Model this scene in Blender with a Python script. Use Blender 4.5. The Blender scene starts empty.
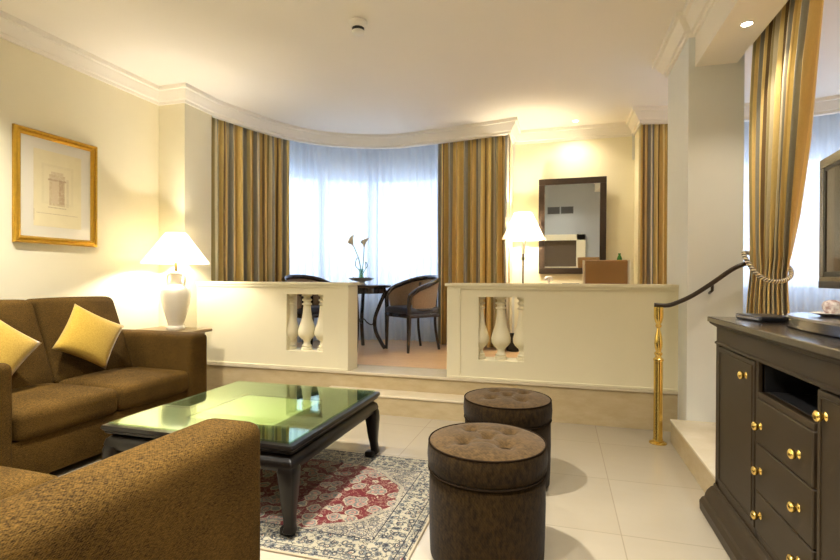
import bpy, bmesh, math, random
from mathutils import Vector, Matrix
random.seed(7)
S = bpy.context.scene
COL = S.collection
PI = math.pi

# ------------------------------------------------------------------ node helpers
class NT:
    def __init__(s, name):
        s.m = bpy.data.materials.new(name); s.m.use_nodes = True
        s.t = s.m.node_tree; s.t.nodes.clear()
        s.out = s.t.nodes.new('ShaderNodeOutputMaterial')
    def n(s, typ, **kw):
        d = s.t.nodes.new(typ)
        for k, v in kw.items(): setattr(d, k, v)
        return d
    def put(s, sock, v):
        if v is None: return
        if hasattr(v, 'is_output') or isinstance(v, bpy.types.NodeSocket): s.t.links.new(v, sock)
        else:
            if isinstance(v, (tuple, list)) and len(v) == 3 and sock.type == 'RGBA': v = (*v, 1)
            sock.default_value = v
    def math(s, op, a, b=None, c=None, clamp=False):
        d = s.n('ShaderNodeMath', operation=op, use_clamp=clamp)
        for i, v in enumerate((a, b, c)):
            if v is not None: s.put(d.inputs[i], v)
        return d.outputs[0]
    def mix(s, f, a, b):
        d = s.n('ShaderNodeMix', data_type='RGBA')
        s.put(d.inputs[0], f); s.put(d.inputs[6], a); s.put(d.inputs[7], b)
        return d.outputs[2]
    def coord(s, which='Object'):
        return s.n('ShaderNodeTexCoord').outputs[which]
    def noise(s, vec, scale, detail=3, rough=.5, out='Fac'):
        d = s.n('ShaderNodeTexNoise'); s.put(d.inputs['Vector'], vec)
        d.inputs['Scale'].default_value = scale; d.inputs['Detail'].default_value = detail
        d.inputs['Roughness'].default_value = rough
        return d.outputs[out]
    def scalev(s, vec, sc, loc=(0, 0, 0)):
        d = s.n('ShaderNodeMapping'); s.put(d.inputs['Vector'], vec)
        d.inputs['Scale'].default_value = sc; d.inputs['Location'].default_value = loc
        return d.outputs[0]
    def ramp(s, f, stops, interp='LINEAR'):
        d = s.n('ShaderNodeValToRGB'); d.color_ramp.interpolation = interp
        e = d.color_ramp.elements
        while len(e) < len(stops): e.new(.5)
        for i, (p, c) in enumerate(stops):
            e[i].position = p; e[i].color = (*c, 1)
        s.put(d.inputs[0], f)
        return d.outputs[0]
    def bump(s, h, strength=.3, dist=.01):
        d = s.n('ShaderNodeBump'); s.put(d.inputs['Height'], h)
        d.inputs['Strength'].default_value = strength; d.inputs['Distance'].default_value = dist
        return d.outputs[0]
    def pbr(s, col, rough=.5, metal=0, spec=.5, normal=None, coat=0, sheen=0, coat_rough=.05):
        d = s.n('ShaderNodeBsdfPrincipled')
        s.put(d.inputs['Base Color'], col); s.put(d.inputs['Roughness'], rough)
        s.put(d.inputs['Metallic'], metal); d.inputs['Specular IOR Level'].default_value = spec
        d.inputs['Coat Weight'].default_value = coat; d.inputs['Coat Roughness'].default_value = coat_rough
        d.inputs['Sheen Weight'].default_value = sheen
        if normal is not None: s.put(d.inputs['Normal'], normal)
        s.t.links.new(d.outputs[0], s.out.inputs[0])
        return d
    def sep(s, v):
        d = s.n('ShaderNodeSeparateXYZ'); s.put(d.inputs[0], v); return d.outputs

def simple(name, col, rough=.5, metal=0, var=.06, scale=6, **kw):
    t = NT(name)
    f = t.noise(t.coord(), scale)
    c2 = tuple(max(0, c * (1 - var * 2)) for c in col)
    t.pbr(t.mix(f, col, c2), rough, metal, **kw)
    return t.m

M = {}
M['wall'] = simple('wall_paint', (.87, .81, .60), .7, var=.02)
M['wallcool'] = simple('wall_paint_grey', (.70, .70, .66), .7, var=.02)
M['pier'] = simple('pier_paint', (.76, .78, .76), .6, var=.02)
M['ceil'] = simple('ceiling_paint', (.87, .83, .76), .8, var=.01)
M['plaster'] = simple('cornice_plaster', (.87, .83, .74), .6, var=.01)
M['parapet'] = simple('parapet_paint', (.78, .72, .52), .5, var=.02)
M['brass'] = simple('brass', (.92, .66, .20), .16, 1, var=.1)
M['darkrail'] = simple('dark_rail', (.035, .02, .012), .3)
M['blackwood'] = simple('black_lacquer', (.008, .006, .005), .30, spec=.3)
M['gold'] = simple('gilt_frame', (.72, .42, .05), .32, .85, var=.15, scale=40)
M['porcelain'] = simple('cream_porcelain', (.86, .80, .66), .25, coat=.3)
M['white'] = simple('white_plastic', (.85, .83, .78), .4)
M['blackplastic'] = simple('black_plastic', (.012, .012, .014), .3)
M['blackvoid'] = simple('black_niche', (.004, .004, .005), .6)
M['iron'] = simple('wrought_iron', (.02, .016, .016), .4)
M['chairwood'] = simple('chair_wood', (.030, .018, .018), .25, coat=.5)
M['chairleather'] = simple('chair_leather', (.035, .038, .06), .35)
M['pole'] = simple('lamp_pole_metal', (.10, .08, .06), .35, .8)
M['green'] = simple('leaf_green', (.10, .22, .06), .5)
M['calla'] = simple('calla_white', (.75, .72, .62), .5)
M['pebble'] = simple('dark_pebbles', (.10, .04, .03), .5, var=.4, scale=60)
M['dish'] = simple('pale_dish', (.88, .84, .80), .3)
M['steel'] = simple('brushed_metal', (.55, .50, .44), .25, 1)
M['grille'] = simple('grille_metal', (.12, .12, .11), .6)
M['duvet'] = simple('dark_recess', (.12, .085, .05), .8)

t = NT('marble_floor')      # polished cream marble tiles
v = t.coord()
b = t.n('ShaderNodeTexBrick', offset=0.0, squash=1.0)
t.put(b.inputs['Vector'], t.scalev(v, (1, 1, 1), (.378, .20, 0)))
b.inputs['Scale'].default_value = 1
b.inputs['Brick Width'].default_value = .66; b.inputs['Row Height'].default_value = .66
b.inputs['Mortar Size'].default_value = .003
b.inputs['Color1'].default_value = (.38, .33, .245, 1); b.inputs['Color2'].default_value = (.36, .31, .225, 1)
b.inputs['Mortar'].default_value = (.27, .22, .15, 1)
n1 = t.noise(v, 1.7, 6, .6)
c = t.mix(t.math('MULTIPLY', n1, .35), b.outputs['Color'], (.33, .27, .18))
n2 = t.noise(t.scalev(v, (1, 3, 1)), 5, 5, .7)
c = t.mix(t.math('MULTIPLY', n2, .2), c, (.46, .42, .35))
t.pbr(c, .13, spec=.5)
M['floor'] = t.m

def marble(name, base, dark):
    t = NT(name); v = t.coord()
    n = t.noise(t.scalev(v, (1.5, 1.5, 4)), 4, 6, .65)
    t.pbr(t.mix(t.ramp(n, [(.3, (0, 0, 0)), (.7, (1, 1, 1))]), base, dark), .25, spec=.4)
    return t.m
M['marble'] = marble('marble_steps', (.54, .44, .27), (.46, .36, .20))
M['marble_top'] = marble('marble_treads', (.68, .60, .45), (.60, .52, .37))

t = NT('parquet')
v = t.coord()
b = t.n('ShaderNodeTexBrick'); t.put(b.inputs['Vector'], v)
b.inputs['Scale'].default_value = 1; b.inputs['Brick Width'].default_value = .6; b.inputs['Row Height'].default_value = .09
b.inputs['Mortar Size'].default_value = .001
b.inputs['Color1'].default_value = (.85, .56, .29, 1); b.inputs['Color2'].default_value = (.76, .48, .24, 1)
b.inputs['Mortar'].default_value = (.3, .16, .08, 1)
n = t.noise(t.scalev(v, (2, 20, 1)), 4, 4)
t.pbr(t.mix(t.math('MULTIPLY', n, .4), b.outputs['Color'], (.55, .36, .20)), .3, spec=.4)
M['parquet'] = t.m

def fabric(name, c1, c2, scale=260, streak=(1, 1, 6), sheen=.3, bump=.35):
    t = NT(name); v = t.coord()
    n = t.noise(t.scalev(v, streak), scale / 4, 4, .7)
    big = t.noise(v, 3, 3)
    w = t.n('ShaderNodeTexWave', wave_type='BANDS', bands_direction='DIAGONAL')
    t.put(w.inputs['Vector'], v); w.inputs['Scale'].default_value = scale / 6; w.inputs['Distortion'].default_value = 4
    f = t.math('MULTIPLY_ADD', w.outputs['Fac'], .06, t.math('MULTIPLY', n, .97))
    f = t.math('ADD', f, t.math('MULTIPLY', t.math('SUBTRACT', big, .5), .3), clamp=True)
    f = t.ramp(f, [(.36, (0, 0, 0)), (.66, (1, 1, 1))])
    t.pbr(t.mix(f, c2, c1), .9, spec=.06, sheen=sheen, normal=t.bump(n, bump, .004))
    return t.m
M['sofa'] = fabric('brown_chenille', (.115, .063, .014), (.014, .0075, .002), 460, (1, 1, 6), sheen=0, bump=.25)
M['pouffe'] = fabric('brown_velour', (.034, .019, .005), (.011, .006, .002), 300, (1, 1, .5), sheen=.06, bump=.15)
M['pouffelit'] = fabric('brown_velour_lit_top', (.095, .056, .022), (.040, .024, .009), 200, (1, 1, 1), sheen=.12, bump=.15)  # same velour as the sides, lighter: light from above put into the colour
M['pipe'] = simple('dark_piping', (.018, .011, .006), .9, spec=.05)
M['pillow'] = fabric('yellow_cushion', (.50, .33, .055), (.37, .23, .03), 500, (1, 1, 1), bump=.15)
M['cane'] = fabric('cane_tan', (.40, .29, .20), (.30, .21, .14), 300, (1, 1, 1))

def wood(name, c1, c2, rough=.4, coat=.2, stretch=(8, .8, 8)):
    t = NT(name); v = t.coord()
    n = t.noise(t.scalev(v, stretch), 6, 5, .6)
    t.pbr(t.mix(n, c1, c2), rough, spec=.4, coat=coat, coat_rough=.2)
    return t.m
M['cabinet'] = wood('taupe_wenge', (.036, .023, .010), (.020, .012, .005), .48, 0)
M['cabinet_top'] = wood('wenge_top', (.032, .025, .02), (.02, .015, .012), .18, .6)
M['mirrorframe'] = wood('mirror_frame_wood', (.05, .03, .018), (.025, .014, .008), .45)
M['brownleather'] = simple('brown_leather', (.34, .18, .055), .45)
M['tablewood'] = wood('side_table_wood', (.24, .16, .07), (.16, .10, .04), .35)

t = NT('mirror_glass'); t.pbr((.86, .88, .88), .01, 1); M['mirror'] = t.m
t = NT('screen_glass'); t.pbr((.22, .18, .12), .15, .7, coat=.6); M['screen'] = t.m

def thin_glass(name, tint, ior=1.45, rough=.0, refl=(1, 1, 1)):
    t = NT(name)
    tr = t.n('ShaderNodeBsdfTransparent'); tr.inputs[0].default_value = (*tint, 1)
    gl = t.n('ShaderNodeBsdfGlossy'); gl.inputs['Roughness'].default_value = rough; gl.inputs[0].default_value = (*refl, 1)
    fr = t.n('ShaderNodeFresnel'); bk = t.n('ShaderNodeNewGeometry').outputs['Backfacing']
    t.put(fr.inputs[0], t.math('MULTIPLY_ADD', bk, 1 / ior - ior, ior))   # both faces of a thin sheet reflect alike
    mx = t.n('ShaderNodeMixShader')
    t.t.links.new(fr.outputs[0], mx.inputs[0]); t.t.links.new(tr.outputs[0], mx.inputs[1]); t.t.links.new(gl.outputs[0], mx.inputs[2])
    t.t.links.new(mx.outputs[0], t.out.inputs[0])
    return t.m
M['pane'] = thin_glass('window_glass', (.96, .98, 1))
M['tableglass'] = thin_glass('green_table_glass', (.86, .95, .80), 2.1, .012, (.86, 1, .80))
M['vaseglass'] = thin_glass('vase_glass', (.75, .88, .82), 1.5)
M['bottle'] = thin_glass('bottle_glass', (.20, .55, .18), 1.5)
t = NT('glass_edge'); t.pbr((.03, .30, .16), .1, spec=.6, coat=1); M['glassedge'] = t.m

def sheer(name, col, ft, fl):
    t = NT(name)
    tr = t.n('ShaderNodeBsdfTransparent'); tr.inputs[0].default_value = (.97, .98, 1, 1)
    tl = t.n('ShaderNodeBsdfTranslucent'); tl.inputs[0].default_value = (*col, 1)
    df = t.n('ShaderNodeBsdfDiffuse'); df.inputs[0].default_value = (*col, 1)
    m1 = t.n('ShaderNodeMixShader'); m1.inputs[0].default_value = fl
    m2 = t.n('ShaderNodeMixShader'); m2.inputs[0].default_value = ft
    L = t.t.links.new
    L(df.outputs[0], m1.inputs[1]); L(tl.outputs[0], m1.inputs[2])
    L(m1.outputs[0], m2.inputs[1]); L(tr.outputs[0], m2.inputs[2]); L(m2.outputs[0], t.out.inputs[0])
    return t.m
M['sheer'] = sheer('sheer_voile', (.80, .85, .93), .14, .60)
M['shade'] = sheer('lamp_shade_fabric', (.97, .93, .84), .04, .78)

t = NT('bulb'); e = t.n('ShaderNodeEmission'); e.inputs[0].default_value = (1, .8, .55, 1); e.inputs[1].default_value = 25
t.t.links.new(e.outputs[0], t.out.inputs[0]); M['bulb'] = t.m
t = NT('downlight_glow'); e = t.n('ShaderNodeEmission'); e.inputs[0].default_value = (1, .93, .82, 1); e.inputs[1].default_value = 12
t.t.links.new(e.outputs[0], t.out.inputs[0]); M['glow'] = t.m

# striped drape cloth, colour from the cloth's own width (uv)
t = NT('striped_drape')
uv = t.sep(t.coord('UV'))
f = t.math('FRACT', t.math('DIVIDE', uv[0], .78))
gold = (.92, .70, .27); olive = (.46, .38, .17); slate = (.33, .33, .29); cream = (.84, .76, .54); brn = (.20, .12, .05); amber = (.72, .50, .17)
c = t.ramp(f, [(0, gold), (.13, olive), (.17, cream), (.22, slate), (.32, olive), (.37, gold), (.46, brn), (.49, amber), (.60, slate), (.66, cream), (.70, slate), (.78, gold), (.90, brn), (.93, amber)], 'CONSTANT')
n = t.noise(t.scalev(t.coord('UV'), (300, 30, 1)), 1, 2)
t.pbr(t.mix(t.math('MULTIPLY', n, .3), c, (.3, .22, .1)), .55, spec=.3, sheen=.3)
M['drape'] = t.m

t = NT('tieback_rope')
v = t.sep(t.coord('UV'))
f = t.math('FRACT', t.math('ADD', t.math('MULTIPLY', v[0], 22), v[1]))
t.pbr(t.ramp(f, [(0, (.80, .68, .42)), (.30, (.05, .03, .02)), (.55, (.85, .80, .68)), (.75, (.10, .06, .04))], 'CONSTANT'), .6, sheen=.3)
M['rope'] = t.m

# Persian rug
t = NT('persian_rug')
v = t.coord(); xyz = t.sep(v)
ax = t.math('ABSOLUTE', xyz[0]); ay = t.math('ABSOLUTE', xyz[1])
ang = t.math('ARCTAN2', t.math('MULTIPLY', xyz[1], 1.6), xyz[0])
rr = t.math('SQRT', t.math('ADD', t.math('POWER', t.math('DIVIDE', ax, .86), 2), t.math('POWER', t.math('DIVIDE', ay, .49), 2)))
lob = t.math('MULTIPLY', t.math('SINE', t.math('MULTIPLY', ang, 16)), .012)
rr = t.math('ADD', rr, lob)
def flowers(scale, cols, bg, jit=.75, vec=None):
    d = t.n('ShaderNodeTexVoronoi', feature='F1'); t.put(d.inputs['Vector'], vec if vec is not None else wv)
    d.inputs['Scale'].default_value = scale; d.inputs['Randomness'].default_value = jit
    dist = d.outputs['Distance']
    return t.ramp(dist, [(0, cols[0]), (.09, cols[1]), (.20, cols[2]), (.29, cols[3]), (.42, cols[4]), (.50, bg)], 'CONSTANT')
wn = t.noise(v, 22, 2, out='Color')
sub = t.n('ShaderNodeVectorMath', operation='SUBTRACT'); t.put(sub.inputs[0], wn); sub.inputs[1].default_value = (.5, .5, .5)
sc_ = t.n('ShaderNodeVectorMath', operation='SCALE'); t.put(sc_.inputs[0], sub.outputs[0]); sc_.inputs['Scale'].default_value = .045
ad = t.n('ShaderNodeVectorMath', operation='ADD'); t.put(ad.inputs[0], v); t.put(ad.inputs[1], sc_.outputs[0])
wv = ad.outputs[0]
red = (.11, .005, .009); ivory = (.33, .285, .20); grey = (.12, .125, .115); navy = (.010, .012, .02); pink = (.34, .16, .12)
fred = flowers(13.5, [navy, grey, pink, grey, ivory], red)
fiv = flowers(21, [red, ivory, grey, ivory, navy], ivory)
vine = t.noise(v, 30, 3, .6)
vl = t.math('LESS_THAN', t.math('ABSOLUTE', t.math('SUBTRACT', vine, .5)), .026)
vine2 = t.noise(t.scalev(v, (1, 1, 1), (3, 1, 0)), 34, 2, .6)
vl2 = t.math('LESS_THAN', t.math('ABSOLUTE', t.math('SUBTRACT', vine2, .5)), .045)
fred = t.mix(t.math('MULTIPLY', vl, .45), fred, ivory)
fiv = t.mix(t.math('MULTIPLY', vl2, .8), fiv, (.08, .08, .09))
fiv = t.mix(t.math('MULTIPLY', vl, .8), fiv, (.07, .065, .06))
c = t.mix(t.math('LESS_THAN', rr, 1), fiv, fred)
edge = t.math('LESS_THAN', t.math('ABSOLUTE', t.math('SUBTRACT', rr, 1.02)), .012)
c = t.mix(t.math('MULTIPLY', edge, .6), c, ivory)
dx = t.math('SUBTRACT', 1.09, ax); dy = t.math('SUBTRACT', .605, ay)
de = t.math('MINIMUM', dx, dy)
bord = flowers(21, [red, ivory, navy, grey, ivory], (.30, .27, .19), .5)
bord = t.mix(t.math('MULTIPLY', vl, .9), bord, navy)
c = t.mix(t.math('LESS_THAN', de, .20), c, bord)
for a_, w_, cc in ((.20, .003, navy), (.178, .002, grey), (.06, .0025, navy), (.045, .002, grey), (.022, .003, navy)):
    c = t.mix(t.math('LESS_THAN', t.math('ABSOLUTE', t.math('SUBTRACT', de, a_)), w_), c, cc)
c = t.mix(t.math('LESS_THAN', de, .010), c, (.34, .28, .19))
t.pbr(c, .95, spec=.1, sheen=.2, normal=t.bump(t.noise(v, 300, 2), .4, .003))
M['rug'] = t.m

# faint sepia drawing behind the glass
t = NT('sepia_print')
v = t.coord(); xyz = t.sep(v)
def boxmask(y0, y1, z0, z1):
    a = t.math('LESS_THAN', t.math('ABSOLUTE', t.math('SUBTRACT', xyz[1], (y0 + y1) / 2)), (y1 - y0) / 2)
    b = t.math('LESS_THAN', t.math('ABSOLUTE', t.math('SUBTRACT', xyz[2], (z0 + z1) / 2)), (z1 - z0) / 2)
    return t.math('MULTIPLY', a, b)
paper = t.mix(t.noise(v, 9, 3), (.80, .72, .46), (.70, .62, .38))
c = paper
for (y0, y1, z0, z1, cc, k) in ((-.13, .13, -.12, .20, (.55, .47, .30), .25), (-.11, .11, -.10, .18, (.78, .70, .46), .6), (-.17, .17, -.20, -.195, (.35, .26, .16), .7), (-.19, -.185, -.26, -.17, (.35, .26, .16), .6),
    (-.07, .06, -.13, .12, (.50, .37, .22), .8), (-.05, .0, -.11, .10, (.62, .50, .33), .9), (.01, .05, -.11, .08, (.42, .28, .16), .8), (-.055, .045, .12, .145, (.55, .42, .27), .7), (-.08, .07, -.15, -.14, (.4, .3, .2), .7), (-.08, .07, .07, .085, (.4, .28, .17), .8), (.07, .09, -.13, .10, (.5, .4, .25), .5)):
    nn = t.math('MULTIPLY', boxmask(y0, y1, z0, z1), t.math('MULTIPLY', t.noise(v, 60, 3), k * 1.5), clamp=True)
    c = t.mix(nn, c, cc)
t.pbr(c, .6, coat=.6)
M['print'] = t.m
t = NT('cream_mat'); t.pbr((.74, .70, .58), .6, coat=.8); M['mat'] = t.m
t = NT('mottled'); v = t.coord(); t.pbr(t.ramp(t.noise(v, 50, 4), [(.35, (.25, .10, .09)), (.6, (.75, .68, .62))]), .3); M['mottled'] = t.m

# ------------------------------------------------------------------ mesh helpers
def new(): return bmesh.new()
def box(bm, x0, x1, y0, y1, z0, z1, bev=0, seg=2):
    r = bmesh.ops.create_cube(bm, size=1)
    vs = r['verts']
    for v in vs:
        v.co = Vector(((x0 + x1) / 2 + v.co.x * (x1 - x0), (y0 + y1) / 2 + v.co.y * (y1 - y0), (z0 + z1) / 2 + v.co.z * (z1 - z0)))
    if bev:
        es = list({e for v in vs for e in v.link_edges})
        bmesh.ops.bevel(bm, geom=es, offset=bev, segments=seg, profile=.6, affect='EDGES')
    return bm
def lathe(bm, prof, cx=0, cy=0, seg=32, flat=None):
    rings = []
    for r, z in prof:
        if r < 1e-5: rings.append([bm.verts.new((cx, cy, z))])
        else: rings.append([bm.verts.new((cx + r * math.cos(2 * PI * i / seg), cy + r * math.sin(2 * PI * i / seg), z)) for i in range(seg)])
    for a, b in zip(rings, rings[1:]):
        for i in range(seg):
            j = (i + 1) % seg
            if len(a) == 1 and len(b) == 1: continue
            if len(a) == 1: bm.faces.new((a[0], b[j], b[i]))
            elif len(b) == 1: bm.faces.new((a[i], a[j], b[0]))
            else: bm.faces.new((a[i], a[j], b[j], b[i]))
    return bm
def catmull(pts, n=8, closed=False):
    P = [Vector(p) for p in pts]; out = []
    N = len(P)
    rng = range(N) if closed else range(N - 1)
    for i in rng:
        if closed: p0, p1, p2, p3 = P[i - 1], P[i], P[(i + 1) % N], P[(i + 2) % N]
        else: p0, p1, p2, p3 = P[max(i - 1, 0)], P[i], P[i + 1], P[min(i + 2, N - 1)]
        for k in range(n):
            u = k / n
            out.append(.5 * ((2 * p1) + (-p0 + p2) * u + (2 * p0 - 5 * p1 + 4 * p2 - p3) * u * u + (-p0 + 3 * p1 - 3 * p2 + p3) * u ** 3))
    if not closed: out.append(P[-1].copy())
    return out
def tube(bm, pts, rad, seg=10, closed=False, sq=None, uv=None):
    """sweep a circle (or a rounded square when sq) along pts; rad a number or a list"""
    P = [Vector(p) for p in pts]; N = len(P)
    R = rad if isinstance(rad, (list, tuple)) else [rad] * N
    ref = Vector((0, 0, 1))
    rings = []; prev = None
    for i in range(N):
        if closed: T = (P[(i + 1) % N] - P[i - 1]).normalized()
        else: T = (P[min(i + 1, N - 1)] - P[max(i - 1, 0)]).normalized()
        if prev is None:
            a = ref if abs(T.dot(ref)) < .95 else Vector((1, 0, 0))
            u = (a - T * a.dot(T)).normalized()
        else: u = (prev - T * prev.dot(T)).normalized()
        prev = u; w = T.cross(u)
        ring = []
        for k in range(seg):
            th = 2 * PI * (k + .5) / seg
            cx, cy = math.cos(th), math.sin(th)
            if sq:
                m = max(abs(cx), abs(cy)); cx, cy = cx / m * .92, cy / m * .92
            ring.append(bm.verts.new(P[i] + (u * cx + w * cy) * R[i]))
        rings.append(ring)
    lay = bm.loops.layers.uv.verify() if uv else None
    M_ = N if closed else N - 1
    for i in range(M_):
        a, b = rings[i], rings[(i + 1) % N]
        for k in range(seg):
            f = bm.faces.new((a[k], a[(k + 1) % seg], b[(k + 1) % seg], b[k]))
            if uv:
                for lp, (uu, vv) in zip(f.loops, ((i, k), (i, k + 1), (i + 1, k + 1), (i + 1, k))): lp[lay].uv = (uu / M_ * uv, vv / seg)
    if not closed:
        bm.faces.new(rings[0][::-1]); bm.faces.new(rings[-1])
    return bm
def rbox(bm, c, h, r, n=8, bulge=(0, 0, 0), fn=None):
    """rounded, optionally puffed box; c centre, h half sizes"""
    c = Vector(c)
    def cs(d):
        k = [-d, -d + r * .25, -d + r * .6, -d + r]
        m = [(-d + r) + (2 * (d - r)) * i / n for i in range(1, n)]
        return k + m + [-x for x in k[::-1]]
    start = len(bm.verts); new_v = []
    for ax in range(3):
        a, b = (ax + 1) % 3, (ax + 2) % 3
        A, B = cs(h[a]), cs(h[b])
        for s in (-1, 1):
            grid = []
            for u in A:
                row = []
                for v in B:
                    p = [0, 0, 0]; p[ax] = s * h[ax]; p[a] = u; p[b] = v
                    q = [max(-h[i] + r, min(h[i] - r, p[i])) for i in range(3)]
                    d = Vector([p[i] - q[i] for i in range(3)])
                    d = d.normalized() * r if d.length > 1e-9 else d
                    w = Vector(q) + d
                    for i in range(3):
                        if bulge[i]:
                            o1, o2 = (i + 1) % 3, (i + 2) % 3
                            f = max(0, 1 - (w[o1] / h[o1]) ** 2) * max(0, 1 - (w[o2] / h[o2]) ** 2)
                            w[i] += bulge[i] * (f ** .6) * (w[i] / h[i])
                    if fn: w = fn(w)
                    vv = bm.verts.new(c + w); row.append(vv); new_v.append(vv)
                grid.append(row)
            for i in range(len(A) - 1):
                for j in range(len(B) - 1):
                    q = (grid[i][j], grid[i + 1][j], grid[i + 1][j + 1], grid[i][j + 1])
                    bm.faces.new(q if s > 0 else q[::-1])
    bmesh.ops.remove_doubles(bm, verts=new_v, dist=1e-5)
    return bm
def prism(bm, pts, z0, z1):
    lo = [bm.verts.new((x, y, z0)) for x, y in pts]; hi = [bm.verts.new((x, y, z1)) for x, y in pts]
    n = len(pts)
    bm.faces.new(lo[::-1]); bm.faces.new(hi)
    for i in range(n): bm.faces.new((lo[i], lo[(i + 1) % n], hi[(i + 1) % n], hi[i]))
    return bm
def offset_path(path, d, closed=False):
    """offset a 2d polyline to its left by d, mitred"""
    out = []; n = len(path)
    for i in range(n):
        p = Vector(path[i][:2])
        a = Vector(path[i - 1][:2]) if (i > 0 or closed) else None
        b = Vector(path[(i + 1) % n][:2]) if (i < n - 1 or closed) else None
        n1 = n2 = None
        if a is not None: t_ = (p - a).normalized(); n1 = Vector((-t_.y, t_.x))
        if b is not None: t_ = (b - p).normalized(); n2 = Vector((-t_.y, t_.x))
        if n1 is None: n1 = n2
        if n2 is None: n2 = n1
        m = (n1 + n2).normalized(); k = max(.35, m.dot(n1))
        out.append(p + m * (d / k))
    return out
def sweep(bm, path, prof, closed=False):
    """sweep a closed profile of (left offset, z) along a 2d path"""
    cols = [[bm.verts.new((q.x, q.y, z)) for q in offset_path(path, o, closed)] for o, z in prof]
    n = len(path); m = len(prof)
    for j in range(m):
        a, b = cols[j], cols[(j + 1) % m]
        for i in range(n if closed else n - 1):
            k = (i + 1) % n
            bm.faces.new((a[i], a[k], b[k], b[i]))
    if not closed:
        bm.faces.new([c[0] for c in cols]); bm.faces.new([c[-1] for c in cols][::-1])
    return bm
def obj(name, bm, m, parent=None, smooth=False, world=False):
    bmesh.ops.recalc_face_normals(bm, faces=bm.faces)
    if world and parent is not None:
        p = parent
        while p is not None:
            for v in bm.verts: v.co -= p.location
            p = p.parent
    me = bpy.data.meshes.new(name); bm.to_mesh(me); bm.free()
    me.materials.append(M[m] if isinstance(m, str) else m)
    if smooth:
        for f in me.polygons: f.use_smooth = True
        if smooth != 'all': me.set_sharp_from_angle(angle=math.radians(smooth if smooth is not True else 40))
    o = bpy.data.objects.new(name, me); COL.objects.link(o)
    if parent is not None: o.parent = parent
    return o
def tag(o, label, cat, group=None):
    o['label'] = label; o['category'] = cat
    if group: o['group'] = group
    return o
def thing(name, label, cat, loc=(0, 0, 0), rz=0, group=None):
    o = bpy.data.objects.new(name, None); COL.objects.link(o)
    o.location = loc; o.rotation_euler = (0, 0, rz); o.empty_display_size = .1
    return tag(o, label, cat, group)
def struct(name, bm, m, parent=None, smooth=False):
    o = obj(name, bm, m, parent, smooth)
    if parent is None: o['kind'] = 'structure'
    return o
def copy_tree(o, parent=None):
    c = o.copy(); COL.objects.link(c)
    if parent is not None: c.parent = parent
    for ch in list(o.children): copy_tree(ch, c)
    return c

# ------------------------------------------------------------------ the shell
CE = 3.10
WX = -3.95
PL = .32          # upper level
YF = 4.205        # front of the raised level
b = new(); box(b, -4.3, 4.3, -2.2, 6.9, -.12, 0); struct('floor', b, 'floor')
b = new(); box(b, -4.3, 4.3, -2.2, 7.3, CE, CE + .1); struct('ceiling', b, 'ceil')
# left wall with the jog before the bay
b = new(); box(b, WX - .2, WX, -2.2, 4.03, 0, CE); box(b, WX - .2, -3.63, 4.03, 4.42, 0, CE)
struct('wall_left', b, 'wall')
b = new(); box(b, 4.1, 4.3, -2.2, 4.5, 0, CE); struct('wall_right', b, 'wall')
b = new(); box(b, -4.15, 4.3, -2.2, -2.0, 0, CE); struct('wall_behind_camera', b, simple('wall_paint_blue_grey', (.42, .45, .46), .7, var=.02))
b = new(); box(b, -.66, .93, 6.45, 6.75, 0, CE); struct('wall_back', b, 'wall')
b = new(); box(b, -.66, -.60, 6.12, 6.45, 0, CE - .02); struct('wall_return_left', b, 'wall')
b = new(); box(b, .87, .93, 6.12, 6.45, 0, CE - .02); struct('wall_return_right', b, 'wall')

# bay curve (pelmet line) left and its mirror image on the right
BL = [(-3.62, 4.46), (-3.555, 4.70), (-3.45, 5.09), (-3.29, 5.47), (-2.94, 5.87), (-2.22, 6.17), (-1.49, 6.10), (-1.03, 6.02), (-.62, 5.94)]
bayL = [(p.x, p.y) for p in catmull([(x, y, 0) for x, y in BL], 6)]
bayR = [(.27 - x, y) for x, y in bayL][::-1]      # from X=.89 to X=3.89
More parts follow.
